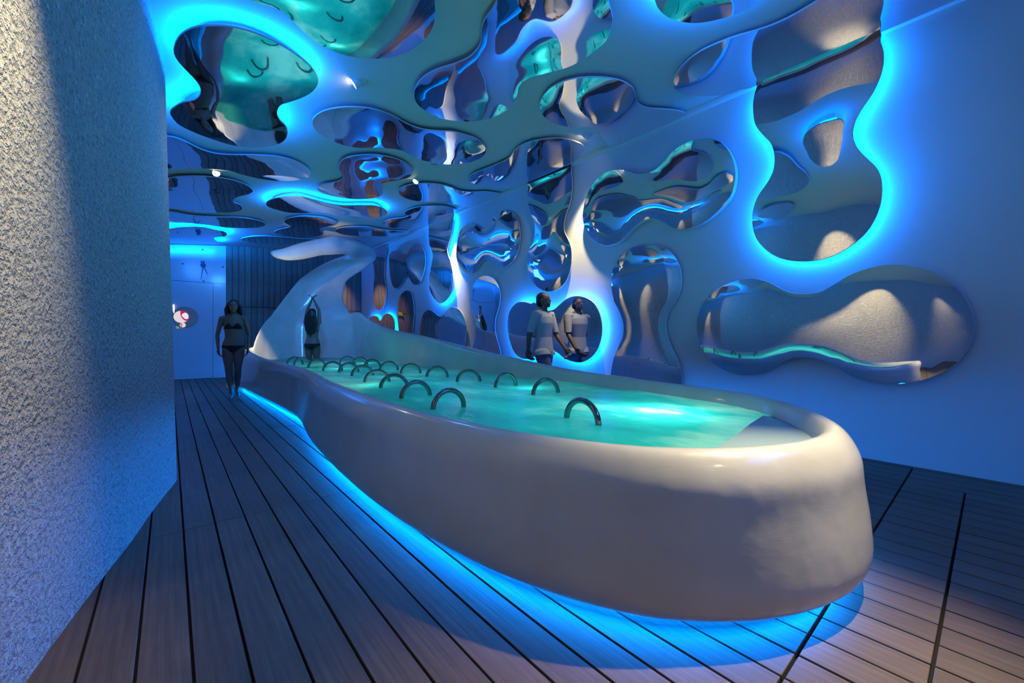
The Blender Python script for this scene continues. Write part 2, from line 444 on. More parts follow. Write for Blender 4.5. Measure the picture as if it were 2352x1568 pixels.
# --- ceiling
panel('ceil', z1([(65,400),(90,330),(150,275),(240,245),(350,238),(480,245),(640,280),(800,340),(950,420),(1080,510),(1150,590),(1168,660),(1120,720),(1040,760),(940,790),(880,810),(853,860),(870,910),(920,960),(935,1010),(910,1060),(850,1090),(760,1105),(650,1108),(520,1090),(380,1050),(240,1000),(110,940),(50,880),(40,840),(90,800),(150,775),(220,765),(265,730),(270,680),(230,620),(170,560),(110,500),(75,450)]),
      'large blue-haloed ceiling mirror with a notch either side, beside the rough plaster wall', True, seed=1, tilt=.035, off=.13)
panel('ceil', z1([(560,-90),(670,0),(800,35),(900,80),(980,150),(1060,230),(1160,310),(1280,370),(1420,415),(1560,432),(1700,430),(1830,400),(1940,340),(2030,250),(2065,150),(2065,60),(2040,-60),(1900,-220),(1500,-330),(1000,-300),(650,-200)]),
      'large unlit ceiling mirror at the top left of centre reflecting the green water', seed=2, dome=.01, tilt=.04, off=.12)
panel('ceil', z1([(1125,940),(1150,890),(1220,850),(1320,828),(1440,822),(1560,832),(1670,860),(1760,900),(1850,950),(1960,990),(2080,1005),(2200,1010)]) + z2([(520,903),(610,930),(670,970),(693,1010),(680,1050),(620,1085),(520,1105),(420,1110),(330,1100)]) + z1([(2080,1252),(1960,1225),(1880,1190),(1800,1150),(1700,1136),(1600,1130),(1500,1133),(1420,1125),(1330,1100),(1240,1060),(1160,1010)]),
      'long S-shaped unlit ceiling mirror right of the big blue-haloed one', seed=3, wob=.008)
panel('ceil', z1([(1330,1290),(1345,1240),(1400,1205),(1500,1190),(1600,1187),(1720,1205),(1820,1240),(1885,1290),(1890,1325),(1860,1360),(1790,1380),(1700,1395),(1655,1410),(1650,1450),(1665,1480),(1640,1505),(1560,1522),(1450,1525),(1330,1510),(1220,1485),(1170,1460),(1165,1440),(1200,1415),(1280,1400),(1340,1385),(1362,1360),(1345,1325)]),
      'unlit ceiling mirror with a pinched waist directly below the long S-shaped one', seed=4, wob=.010)
panel('ceil', z1([(-120,1100),(-30,1050),(60,1052),(150,1085),(260,1140),(350,1170),(450,1185),(560,1188),(700,1190),(850,1200),(980,1230),(1070,1275),(1110,1320),(1090,1360),(1030,1378),(900,1388),(780,1378),(680,1360),(580,1335),(480,1305),(360,1295),(200,1290),(40,1295),(-80,1270),(-140,1180)]),
      'long teardrop ceiling mirror just below the big blue-haloed one on the left', seed=5)
panel('ceil', z3([(-100,420),(50,365),(150,355),(300,355),(450,370),(560,395),(640,430),(675,465),(640,490),(560,510),(525,530),(530,555),(580,575),(592,600),(560,622),(480,632),(380,632),(250,628),(100,605),(0,590),(-90,560)]),
      'ceiling mirror by the plaster wall with a notch in its right end', seed=6)
panel('ceil', z3([(777,565),(800,540),(870,518),(960,508),(1050,510),(1140,530),(1250,560),(1370,578),(1500,577),(1610,580),(1680,600),(1710,630),(1690,655),(1610,672),(1500,677),(1380,668),(1270,640),(1170,630),(1060,635),(950,632),(850,608),(795,588)]),
      'long narrow blue-haloed ceiling mirror above the curl of the slide', True, seed=7)
panel('ceil', z3([(-60,640),(50,628),(200,655),(400,668),(560,672),(700,690),(770,715),(760,735),(700,748),(600,752),(480,748),(420,742),(270,722),(150,712),(50,708),(-60,700)]),
      'slim ceiling mirror low on the left beside the blue-haloed small one', seed=8)
panel('ceil', z3([(-90,790),(50,755),(150,745),(280,745),(380,765),(450,780),(473,798),(460,815),(420,820),(375,830),(390,850),(435,868),(380,874),(200,874),(50,866),(-60,850)]),
      'small blue-haloed ceiling mirror over the flush white door', True, seed=9, off=.07)
panel('ceil', z3([(840,785),(870,765),(940,750),(965,735),(930,715),(918,695),(960,675),(1040,662),(1140,665),(1240,675),(1310,700),(1328,715),(1300,730),(1220,745),(1190,760),(1215,790),(1200,810),(1100,820),(980,815),(880,800)]),
      'ceiling mirror pinched in the middle, reflecting timber, just above the slide curl', seed=10)
panel('ceil', z3([(1312,770),(1350,750),(1450,742),(1560,745),(1660,762),(1760,772),(1860,775),(1880,790),(1800,808),(1700,815),(1600,812),(1500,812),(1400,806),(1340,792)]),
      'narrow ceiling mirror behind the crown of the slide curl', seed=11)
panel('ceil', z3([(587,838),(630,822),(750,815),(900,822),(1050,834),(1200,842),(1300,850),(1200,868),(1000,873),(870,875),(740,875),(640,862)]),
      'slim ceiling mirror at the head of the timber wall', seed=12)
panel('ceil', z4([(297,190),(320,160),(390,138),(480,130),(580,135),(680,160),(740,185),(830,193),(930,190),(1020,203),(1060,215),(960,262),(860,298),(800,300),(720,282),(650,270),(500,262),(400,250),(330,225)]),
      'ceiling mirror with a long right tail running into the mirror wall', seed=13, dome=.003)
panel('ceil', z4([(345,350),(360,325),(430,302),(540,292),(620,293),(680,306),(720,330),(640,370),(540,412),(470,440),(400,462),(350,462),(260,450),(205,430),(190,410),(230,390),(330,377),(375,362)]),
      'ceiling mirror over the tall blue-haloed wall mirror with a small left lobe', seed=14, dome=.003)
panel('ceil', z2([(580,1215),(600,1180),(680,1145),(770,1110),(850,1070),(890,1015),(960,970),(1060,945),(1170,935),(1270,948),(1340,975),(1360,1010),(1330,1055),(1262,1104),(1130,1165),(985,1228),(900,1262),(800,1274),(680,1260),(600,1235)]),
      'curved ceiling mirror against the wall, meeting the tall unlit wall mirror', seed=15, dome=.003)
panel('ceil', z2([(1060,720),(1075,660),(1140,590),(1240,545),(1360,525),(1480,525),(1600,545),(1680,590),(1705,650),(1720,700),(1780,730),(1880,738),(1970,745),(2040,770),(1960,815),(1800,885),(1560,985),(1500,950),(1475,910),(1450,875),(1390,855),(1300,858),(1230,852),(1150,830),(1080,780)]),
      'fish-shaped ceiling mirror whose tail lies along the mirror wall', seed=16, dome=.003)
panel('ceil', z2([(860,-130),(740,60),(690,130),(665,200),(665,270),(640,330),(580,390),(480,435),(380,465),(290,510),(230,570),(210,640),(230,700),(290,750),(380,795),(480,815),(590,820),(700,805),(800,765),(870,715),(905,640),(920,580),(980,530),(1080,500),(1180,475),(1270,445),(1360,395),(1440,335),(1510,270),(1545,170),(1540,80),(1480,-60),(1300,-200),(1050,-220)]),
      'large boot-shaped unlit ceiling mirror at the top centre', seed=17, wob=.009)
panel('ceil', z6([(40,-60),(60,0),(80,50),(130,95),(200,120),(280,130),(370,120),(500,85),(620,30),(680,-40),(650,-160),(420,-260),(180,-230),(60,-150)]),
      'round blue-haloed ceiling mirror at the top edge right of centre', True, seed=18)
panel('ceil', z6([(165,465),(175,425),(220,365),(300,300),(400,250),(520,205),(660,165),(800,108),(985,0),(1150,-120),(1450,-260),(1850,-300),(2080,-160),(2000,-60),(1700,70),(1500,150),(1100,330),(800,450),(650,515),(560,500),(480,525),(400,538),(310,540),(220,530),(172,500)]),
      'huge ceiling mirror along the wall above the big blue-haloed wall mirror', seed=19, dome=.003)
# --- right wall
panel('wall', z3([(1588,700),(1585,885),(1600,1000),(1612,1100),(1607,1200),(1603,1300),(1620,1360),(1655,1385),(1690,1340),(1705,1240),(1692,1120),(1695,1000),(1708,900),(1700,800),(1698,700)]),
      'tall narrow wall mirror furthest back, next to the slide curl', seed=21)
panel('wall', z4([(232,690),(235,640),(265,613),(300,615),(330,640),(360,640),(385,595),(420,563),(460,575),(485,620),(493,690),(480,770),(455,840),(415,857),(390,835),(370,805),(345,810),(325,850),(290,883),(260,870),(240,800)]),
      'butterfly-shaped wall mirror left of the tall blue-haloed one', seed=22)
panel('wall', z4([(512,380),(515,440),(520,560),(545,640),(535,720),(520,800),(520,880),(545,940),(590,990),(640,970),(680,900),(690,800),(675,700),(650,620),(660,560),(680,480),(690,400),(690,330),(600,320)]),
      'tall waisted blue-haloed wall mirror reaching up to the ceiling', True, seed=23)
panel('wall', z4([(295,1000),(305,950),(330,915),(355,900),(385,910),(400,950),(410,1020),(408,1100),(398,1200),(370,1250),(335,1250),(305,1200),(292,1100)]),
      'narrow oval wall mirror rising behind the far pool rim', seed=24)
panel('wall', z4([(85,1110),(110,1085),(145,1088),(165,1118),(190,1082),(215,1067),(250,1082),(270,1130),(272,1180),(270,1260),(225,1290),(180,1240),(130,1290),(90,1250),(78,1180)]),
      'small blue-haloed wall mirror low at the back beside the slide', True, seed=25, off=.07)
panel('wall', z4([(465,1110),(480,1065),(510,1040),(545,1050),(580,1080),(605,1088),(630,1065),(660,1030),(700,1020),(740,1040),(770,1090),(785,1150),(785,1220),(775,1290),(740,1380),(680,1400),(600,1350),(540,1400),(480,1360),(455,1280),(452,1190)]),
      'unlit heart-shaped wall mirror below the tall blue-haloed one', seed=26)
panel('wall', z4([(820,940),(835,870),(870,815),(920,793),(970,803),(1005,840),(1028,900),(1030,970),(1015,1040),(997,1100),(992,1170),(1005,1240),(1025,1310),(1035,1370),(1020,1480),(930,1560),(840,1500),(830,1400),(835,1300),(850,1240),(858,1170),(848,1110),(830,1060),(818,1000)]),
      'small hourglass wall mirror left of the blue-haloed heart', seed=27)
panel('wall', z4([(715,600),(725,530),(745,470),(780,430),(820,418),(860,430),(895,458),(930,450),(965,410),(990,360),(1035,330),(1085,325),(1130,350),(1160,400),(1172,470),(1172,550),(1155,630),(1120,690),(1070,727),(1030,725),(985,695),(945,675),(905,685),(880,720),(850,760),(810,778),(770,765),(735,720),(712,660)]),
      'kidney-shaped unlit wall mirror between the two tall wall mirrors', seed=28, dome=.03, wob=.012)
panel('wall', z4([(1228,80),(1235,150),(1228,210),(1235,290),(1255,350),(1278,420),(1280,500),(1260,570),(1235,620),(1228,700),(1240,780),(1275,850),(1330,895),(1390,908),(1450,890),(1500,840),(1530,770),(1545,690),(1543,600),(1525,540),(1495,480),(1490,420),(1505,350),(1530,280),(1545,200),(1550,120),(1540,40),(1535,-30),(1380,20)]),
      'tall waisted unlit wall mirror hanging above the blue-haloed heart', seed=29, dome=.02, wob=.012)
panel('wall', z4([(1085,1120),(1095,1060),(1130,1005),(1180,975),(1235,972),(1290,995),(1330,1030),(1375,1045),(1420,1035),(1460,1000),(1510,960),(1570,940),(1640,950),(1700,985),(1740,1050),(1760,1130),(1760,1220),(1735,1310),(1690,1375),(1620,1415),(1550,1410),(1490,1385),(1440,1345),(1380,1325),(1320,1345),(1250,1388),(1180,1385),(1130,1340),(1100,1260),(1087,1190)]),
      'blue-haloed heart-shaped wall mirror behind the walking person', True, seed=30, dome=.006, wob=.003)
panel('wall', z5([(152,530),(160,450),(185,370),(230,300),(290,250),(350,235),(400,235),(430,245),(480,260),(540,255),(600,225),(650,170),(710,110),(790,65),(870,45),(940,50),(1000,85),(1045,150),(1068,230),(1065,310),(1040,390),(985,460),(920,520),(850,565),(790,585),(740,590),(690,580),(640,550),(590,530),(540,530),(480,560),(430,610),(380,660),(320,685),(270,685),(215,655),(175,600)]),
      'large tilted kidney wall mirror left of the largest blue-haloed one', seed=31, dome=.03, wob=.014, off=.08, thick=.06)
panel('wall', z5([(325,880),(340,810),(375,750),(430,710),(500,690),(570,688),(640,700),(700,750),(735,820),(745,900),(735,970),(705,1030),(670,1080),(652,1150),(660,1230),(690,1310),(725,1380),(742,1450),(745,1530),(720,1640),(600,1720),(430,1700),(340,1620),(322,1540),(322,1460),(325,1430),(340,1360),(370,1290),(395,1230),(397,1160),(375,1090),(345,1030),(328,960)]),
      'large hourglass wall mirror standing behind the pool rim', seed=32, dome=.025, wob=.008)
panel('wall', z6([(650,400),(635,480),(615,550),(612,620),(625,700),(670,760),(715,810),(733,880),(725,960),(690,1030),(640,1100),(612,1180),(608,1260),(630,1340),(680,1400),(750,1445),(830,1465),(920,1468),(1010,1455),(1100,1420),(1190,1360),(1260,1290),(1310,1200),(1333,1110),(1333,1020),(1310,950),(1250,890),(1195,830),(1170,760),(1185,680),(1230,600),(1290,510),(1335,400),(1345,300),(1325,230),(1300,150),(1000,200)]),
      'largest blue-haloed wall mirror, tall and waisted, at upper right', True, seed=33, dome=.012, wob=.012)
panel('wall', z8([(262,500),(275,410),(310,340),(370,280),(440,240),(520,215),(600,208),(680,225),(740,255),(800,285),(870,300),(940,298),(1010,285),(1090,240),(1170,190),(1270,150),(1380,125),(1490,122),(1610,140),(1720,185),(1820,260),(1890,350),(1925,450),(1915,560),(1870,660),(1790,740),(1680,795),(1560,830),(1440,840),(1320,830),(1210,800),(1130,755),(1060,715),(980,690),(890,680),(820,690),(750,725),(680,770),(590,787),(500,780),(410,745),(340,690),(285,610)]),
      'long low unlit wall mirror at right, widest at its right end', seed=34, dome=.022, wob=.008, tilt=-.028, off=.065)

# ------------------------------------------------------------------ the pool
# rim crest (x, y, z) and how far the foot stands outside the rim
RIM = [(1.15,9.30,.77,.16),(1.13,7.80,.69,.10),(1.13,5.74,.665,.02),(1.14,4.87,.66,.05),(1.03,3.66,.64,.10),(.97,2.30,.63,.11),(1.03,1.40,.63,.10),
       (1.20,.88,.63,.10),(1.42,.62,.63,.10),(1.68,.475,.63,.10),(1.95,.42,.63,.10),(2.20,.455,.63,.10),(2.45,.575,.63,.10),(2.70,.76,.63,.10),(2.92,1.02,.63,.10),(3.05,1.35,.63,.09),
       (3.12,1.75,.635,.08),(3.18,2.35,.65,.08),(3.20,3.00,.68,.08),(3.20,4.10,.79,.08),(3.20,5.30,.93,.08),(3.20,6.20,1.04,.08),(3.20,7.30,1.15,.08),(3.20,8.35,1.34,.08),
       (3.20,9.15,1.56,.08),(3.06,9.70,1.42,.10),(2.60,10.1,1.05,.10),(1.95,10.1,.90,.12),(1.45,9.72,.82,.15)]
rim = resample(catmull(RIM, 10), n=260)
if signed_area(rim[:, :2]) < 0: rim = rim[::-1]
def prof_ring(dist_fn, z_fn):
    t = np.roll(rim[:, :2], -2, 0) - np.roll(rim[:, :2], 2, 0); t /= np.linalg.norm(t, axis=1)[:, None]
    nrm = np.stack([t[:, 1], -t[:, 0]], 1)
    return [(*(rim[i, :2] + nrm[i] * dist_fn(i)), z_fn(i)) for i in range(len(rim))]
zr = lambda i: rim[i, 2]; fo = lambda i: rim[i, 3]
PB = [(lambda i: fo(i) - .02, lambda i: .075), (lambda i: fo(i) + .015, lambda i: .10), (lambda i: fo(i) + .03, lambda i: .16), (lambda i: fo(i) * .85 + .035, lambda i: .28),
      (lambda i: fo(i) * .6 + .04, lambda i: .28 + (zr(i) - .28) * .42), (lambda i: fo(i) * .35 + .062, lambda i: .28 + (zr(i) - .28) * .66), (lambda i: .073, lambda i: zr(i) - .070), (lambda i: .052, lambda i: zr(i) - .034), (lambda i: .026, lambda i: zr(i) - .010),
      (lambda i: .0, lambda i: zr(i)), (lambda i: -.03, lambda i: zr(i) - .015), (lambda i: -.05, lambda i: zr(i) - .06), (lambda i: -.07, lambda i: min(.52, zr(i) - .12)), (lambda i: -.15, lambda i: .30), (lambda i: -.25, lambda i: .12), (lambda i: -.28, lambda i: .075)]
def ring_solid(bm, rings):
    rows = [[bm.verts.new(p) for p in r] for r in rings]; n = len(rows[0]); m_ = len(rows)
    for j in range(m_):
        for i in range(n):
            bm.faces.new((rows[j][i], rows[j][(i + 1) % n], rows[(j + 1) % m_][(i + 1) % n], rows[(j + 1) % m_][i]))
def loft(bm, rings):
    rows = [[bm.verts.new(p) for p in r] for r in rings]; n = len(rows[0])
    for j in range(len(rows) - 1):
        for i in range(n):
            bm.faces.new((rows[j][i], rows[j][(i + 1) % n], rows[j + 1][(i + 1) % n], rows[j + 1][i]))
    bm.faces.new(rows[0][::-1]); bm.faces.new(rows[-1])
def remesh(bm, voxel, smooth_it=6, factor=.5):
    bmesh.ops.recalc_face_normals(bm, faces=bm.faces)
    me = bpy.data.meshes.new('tmp'); bm.to_mesh(me); bm.free()
    o = bpy.data.objects.new('tmp', me); COL.objects.link(o)
    m_ = o.modifiers.new('r', 'REMESH'); m_.mode = 'VOXEL'; m_.voxel_size = voxel; m_.use_smooth_shade = True
    if smooth_it:
        s_ = o.modifiers.new('s', 'SMOOTH'); s_.iterations = smooth_it; s_.factor = factor
    dg = bpy.context.evaluated_depsgraph_get(); ev = o.evaluated_get(dg)
    out = bpy.data.meshes.new_from_object(ev, depsgraph=dg)
    bpy.data.objects.remove(o); bpy.data.meshes.remove(me)
    out.polygons.foreach_set('use_smooth', [True] * len(out.polygons))
    return out

bm = bmesh.new()
ring_solid(bm, [prof_ring(a, b_) for a, b_ in PB])
# bottom slab of the basin
low = prof_ring(lambda i: -.22, lambda i: .08)[::4]
loft(bm, [low, [(p[0], p[1], .14) for p in low]])
# the rising wave with its curl: left edge, right edge, half thickness, backward hollow
W = [((1.22,9.25,.25),(3.12,9.0,.25),.07,.75),((1.26,9.45,.80),(3.12,9.25,1.0),.07,.72),((1.42,9.7,1.16),(3.12,9.42,1.52),.07,.60),((1.67,10.0,1.47),(3.10,9.65,1.72),.07,.42),
     ((1.92,10.15,1.82),(3.12,9.85,1.94),.07,.26),((2.24,10.2,2.28),(3.24,10.02,2.30),.07,.14),((2.50,10.2,2.52),(3.45,10.05,2.50),.07,.08),((2.74,10.2,2.70),(3.68,10.05,2.66),.075,.04),((3.02,10.12,2.86),(3.84,10.02,2.82),.08,.02),
     ((3.22,9.98,2.90),(3.94,9.92,3.0),.10,0),((3.24,9.78,2.90),(3.76,9.75,3.19),.12,0),((3.12,9.58,2.87),(3.37,9.55,3.25),.13,0),((2.94,9.4,2.84),(2.88,9.4,3.24),.14,0),((2.66,9.22,2.76),(2.62,9.22,3.16),.14,0),
     ((2.43,9.1,2.70),(2.40,9.1,3.06),.13,0),((2.06,8.9,2.55),(1.98,8.9,2.87),.12,0),((1.75,8.72,2.46),(1.66,8.72,2.69),.09,0),((1.52,8.6,2.46),(1.46,8.6,2.60),.055,0),((1.44,8.56,2.50),(1.41,8.56,2.56),.025,0),((1.42,8.55,2.525),(1.41,8.55,2.535),.006,0)]
arr = catmull([tuple(l) + tuple(r) + (t, c) for l, r, t, c in W], 14, False)
rings = []
for i, a in enumerate(arr):
    L = Vector(a[0:3]); R_ = Vector(a[3:6]); th = a[6]; cc = a[7]
    j0, j1 = max(i - 1, 0), min(i + 1, len(arr) - 1)
    tang = Vector((arr[j1][0:3] + arr[j1][3:6]) / 2) - Vector((arr[j0][0:3] + arr[j0][3:6]) / 2)
    across = R_ - L; half = across.length / 2; across.normalize()
    nrm = across.cross(tang).normalized()
    if i == 0: prev = nrm
    if nrm.dot(prev) < 0: nrm = -nrm
    prev = nrm
    mid = (L + R_) / 2; ring = []
    t_ = min(th, half * .97); a_ = half - t_; uv = []
    for q in np.linspace(a_, -a_, 10): uv.append((q, t_))
    for q in np.linspace(0, math.pi, 10)[1:-1]: uv.append((-a_ - t_ * math.sin(q), t_ * math.cos(q)))
    for q in np.linspace(-a_, a_, 10): uv.append((q, -t_))
    for q in np.linspace(0, math.pi, 10)[1:-1]: uv.append((a_ + t_ * math.sin(q), -t_ * math.cos(q)))
    for u_, v_ in uv:
        ring.append(mid + across * u_ + nrm * v_ + Vector((0, 1, 0)) * cc * max(0, 1 - (u_ / half) ** 2))
    rings.append(ring)
loft(bm, rings)
pool = empty('wave_pool', (2.1, 5, 0)); tag(pool, 'long white moulded bath with a wave-shaped curl rising at its far end', 'pool')
sm = remesh(bm, .020, 18, .5)
sm.transform(Matrix.Translation((-2.1, -5, 0))); sm.materials.append(M['shell'])
o = bpy.data.objects.new('shell', sm); COL.objects.link(o); o.parent = pool
def pool_band(name, d0, z0, d1, z1, mat, label=None):
    a = prof_ring(lambda i: fo(i) - d0, lambda i: z0); c_ = prof_ring(lambda i: fo(i) - d1, lambda i: z1); n = len(a)
    o = mesh_obj(name, [(p[0] - 2.1, p[1] - 5, p[2]) for p in a + c_], [(i, (i + 1) % n, (i + 1) % n + n, i + n) for i in range(n)], mat, pool)
    if label: o['label'] = label
pool_band('plinth', .14, 0.0, .14, .09, M['plinth'])
pool_band('led_strip', .105, .030, .100, .055, M['led_pool'], 'glowing blue light strip under the bath')

WZ = .53
wl = np.array(prof_ring(lambda i: -.05, lambda i: WZ))[:, :2]
wl = resample(wl, step=.06)
P2, F2 = fill(wl, .07)
vs = [(p[0], p[1], WZ + .010 * noise.noise(Vector((p[0] * 3.5, p[1] * 2.2, 1.3))) + .004 * noise.noise(Vector((p[0] * 11, p[1] * 8, 4)))) for p in P2]
o = mesh_obj('pool_water', vs, F2, M['water'], smooth=True)
if sum(pl.normal.z for pl in o.data.polygons) < 0: o.data.flip_normals()
tag(o, 'milky turquoise lit water churning in the white bath', 'water', kind='stuff')
bl = [ray_z(x, y, .535) for x, y in ((1645, 1029), (1690, 1000), (1722, 974), (1752, 955), (1790, 945))]
fr = [(p[0], p[1]) for p in prof_ring(lambda i: -.055, lambda i: WZ) if p[1] < .80 and p[0] > 1.60]
fr.sort(key=lambda p: math.atan2(p[1] - 1.2, p[0] - 2.1))
bp_ = [p for p in fr] + [bl[3], bl[2], bl[1], bl[0]]
bm = bmesh.new(); f_ = bm.faces.new([bm.verts.new((p[0] - 2.1, p[1] - 5, .536)) for p in bp_])
if f_.normal.z < 0 : bmesh.ops.reverse_faces(bm, faces=[f_])
e_ = bmesh.ops.extrude_face_region(bm, geom=[f_]); bmesh.ops.translate(bm, vec=(0, 0, -.12), verts=[v for v in e_['geom'] if isinstance(v, bmesh.types.BMVert)])
bmesh.ops.recalc_face_normals(bm, faces=bm.faces)
o = bm_obj('bench', bm, M['bench'], pool); o['label'] = 'pale shallow seat at the front end of the bath'

# grab hoops standing in the water
HOOP = None
def hoop(fx, fy, gx, gy, label):
    global HOOP
    a = Vector((*ray_z(fx, fy, WZ), WZ)); c_ = Vector((*ray_z(gx, gy, WZ), WZ))
    mid = (a + c_) / 2; ang = math.atan2(c_.y - a.y, c_.x - a.x)
    if mid.y > 3.4: ang = math.atan2(-mid.x, mid.y)      # the distant ones stand square to the gangway
    if HOOP is None:
        bm = bmesh.new(); rows = []; R0, r0 = .118, .017
        path = [(-R0, -.42)] + [(-R0, -.1)] + [(-R0 * math.cos(t), R0 * math.sin(t)) for t in np.linspace(0, math.pi, 25)] + [(R0, -.1), (R0, -.42)]
        for i, (px, pz) in enumerate(path):
            q0, q1 = path[max(i - 1, 0)], path[min(i + 1, len(path) - 1)]
            tx, tz = q1[0] - q0[0], q1[1] - q0[1]; L = math.hypot(tx, tz); nx, nz = -tz / L, tx / L
            rows.append([bm.verts.new((px + nx * r0 * math.cos(b_), r0 * math.sin(b_), pz + nz * r0 * math.cos(b_))) for b_ in np.linspace(0, 2 * math.pi, 14, endpoint=False)])
        for j in range(len(rows) - 1):
            for i in range(14): bm.faces.new((rows[j][i], rows[j][(i + 1) % 14], rows[j + 1][(i + 1) % 14], rows[j + 1][i]))
        bm.faces.new(rows[0]); bm.faces.new(rows[-1])
        bmesh.ops.recalc_face_normals(bm, faces=bm.faces)
        o = bm_obj('grab_hoop', bm, M['chrome'], smooth=True); HOOP = o.data
    else:
        o = bpy.data.objects.new('grab_hoop', HOOP); COL.objects.link(o)
    o.location = mid; o.rotation_euler = (0, 0, ang)
    tag(o, label, 'hoop', 'chrome grab hoops in the water')
q7 = lambda *v: [620 + v[0] / 2.94, 780 + v[1] / 2.94, 620 + v[2] / 2.94, 780 + v[3] / 2.94]
ordn = ['first', 'second', 'third', 'fourth', 'fifth', 'sixth', 'seventh', 'eighth', 'ninth', 'tenth']
near = [(122,165,215,165),(166,172,268,168),(262,195,370,180),(365,212,480,205),(468,235,588,203),(557,260,685,228),(650,300,790,272),(755,337,917,312),(893,395,1075,378),(1105,475,1305,448)]
far = [(478,162,568,160),(560,170,655,168),(640,187,742,188),(748,207,858,207),(892,232,1007,222),(1068,252,1190,248),(1277,290,1403,275),(1525,320,1658,308),(1792,370,1932,360)]
for i, v in enumerate(near): hoop(*q7(*v), 'chrome hoop in the near row, %s counted from the slide end' % ordn[i])
for i, v in enumerate(far): hoop(*q7(*v), 'chrome hoop in the far row, %s counted from the slide end' % ordn[i])
hoop(*q7(2005, 530, 2218, 578), 'chrome hoop standing alone nearest the front end of the bath')

# ------------------------------------------------------------------ ceiling spotlights
def downlight(px, py, aim, label, flat=False):
    x, y = ray_ceil(px, py, .0); z = zc(x)
    root = empty('ceiling_spotlight', (x, y, z)); tag(root, label, 'light')
    bm = bmesh.new(); n = 32
    prof = [(.072, .004), (.070, -.006), (.060, -.008), (.052, -.002), (.050, .02)]
    rows = [[bm.verts.new((r * math.cos(2 * math.pi * i / n), r * math.sin(2 * math.pi * i / n), h)) for i in range(n)] for r, h in prof]
    for j in range(len(prof) - 1):
        for i in range(n): bm.faces.new((rows[j][i], rows[j][(i + 1) % n], rows[j + 1][(i + 1) % n], rows[j + 1][i]))
    bm_obj('ring', bm, M['white_metal'], root, True)
    d = (Vector(aim) - Vector((x, y, z))).normalized()
    rot = d.to_track_quat('-Z', 'Y').to_matrix().to_4x4()
    bm = bmesh.new()
    prof = [(.018, .045), (.034, .03), (.043, 0), (.047, -.045), (.044, -.047), (.040, -.035)]
    rows = [[bm.verts.new((r * math.cos(2 * math.pi * i / n), r * math.sin(2 * math.pi * i / n), h)) for i in range(n)] for r, h in prof]
    for j in range(len(prof) - 1):
        for i in range(n): bm.faces.new((rows[j][i], rows[j][(i + 1) % n], rows[j + 1][(i + 1) % n], rows[j + 1][i]))
    bm.faces.new(rows[0]); bm.transform(rot); bm_obj('housing', bm, M['white_metal'], root, True)
    bm = bmesh.new(); bm.faces.new([bm.verts.new((.040 * math.cos(2 * math.pi * i / n), .040 * math.sin(2 * math.pi * i / n), -.036)) for i in range(n)])
    bm.transform(rot); o = bm_obj('lens', bm, M['lens'], root); o['label'] = 'glowing warm white lens'
    return Vector((x, y, z)) + d * .06, d
for px, py, aim, pw, lab in ((822, 187, (-.4, 4.6, 1.9), 14, 'tilted white ceiling spotlight between three large mirrors at upper left'),
                         (495, 395, (1.0, 3.0, .6), 12, 'ceiling spotlight facing the viewer on the left near the plaster wall'),
                         (957, 413, (1.0, 5.2, .6), 14, 'small glowing ceiling spotlight above the mirror with the long right tail'),
                         (1350, 308, (4.1, 6.5, 1.2), 14, 'ceiling spotlight turned away, beside the fish-shaped mirror')):
    p, d = downlight(px, py, aim, lab)
    spot(p + d * .02, p + d, pw, 60, 1.0)

# ------------------------------------------------------------------ clock, porthole, hooks
cx, cz = ray_back(466.7, 609.3)
clk = empty('wall_clock', (cx, BY - .002, cz)); tag(clk, 'large blue wall clock of bare hands and dots above the flush door', 'clock')
def disc(name, x, z, r, y0, y1, mat, parent, n=28, rz=None):
    bm = bmesh.new(); rz = rz or r
    A = [bm.verts.new((x + r * math.cos(2 * math.pi * i / n), y0, z + rz * math.sin(2 * math.pi * i / n))) for i in range(n)]
    B = [bm.verts.new((x + r * .97 * math.cos(2 * math.pi * i / n), y1, z + rz * .97 * math.sin(2 * math.pi * i / n))) for i in range(n)]
    for i in range(n): bm.faces.new((A[i], A[(i + 1) % n], B[(i + 1) % n], B[i]))
    bm.faces.new(B); bmesh.ops.recalc_face_normals(bm, faces=bm.faces)
    return bm_obj(name, bm, mat, parent)
disc('hub', 0, 0, .055, 0, -.025, M['blue_paint'], clk)
def hand(name, dx, dz, w_):
    bm = bmesh.new(); v = Vector((dx, 0, dz)); L = v.length; v.normalize(); s = Vector((-v.z, 0, v.x))
    pts = [v * L + s * w_ * .3, v * L - s * w_ * .3, -v * .11 - s * w_, -v * .11 + s * w_]
    A = [bm.verts.new(p + Vector((0, -.012, 0))) for p in pts]; B = [bm.verts.new(p + Vector((0, -.018, 0))) for p in pts]
    bm.faces.new(A); bm.faces.new(B[::-1])
    for i in range(4): bm.faces.new((A[i], A[(i + 1) % 4], B[(i + 1) % 4], B[i]))
    bmesh.ops.recalc_face_normals(bm, faces=bm.faces); bm_obj(name, bm, M['blue_paint'], clk)
e1 = ray_back(461.6, 641); e2 = ray_back(477, 630.5)
hand('minute_hand', e1[0] - cx, e1[1] - cz, .014); hand('hour_hand', e2[0] - cx, e2[1] - cz, .016)
for px, py in ((419.5, 605.5), (512, 613), (467.5, 645.5), (465.5, 573)):
    q = ray_back(px, py); disc('hour_mark', q[0] - cx, q[1] - cz, .018, 0, -.008, M['blue_paint'], clk, 12)

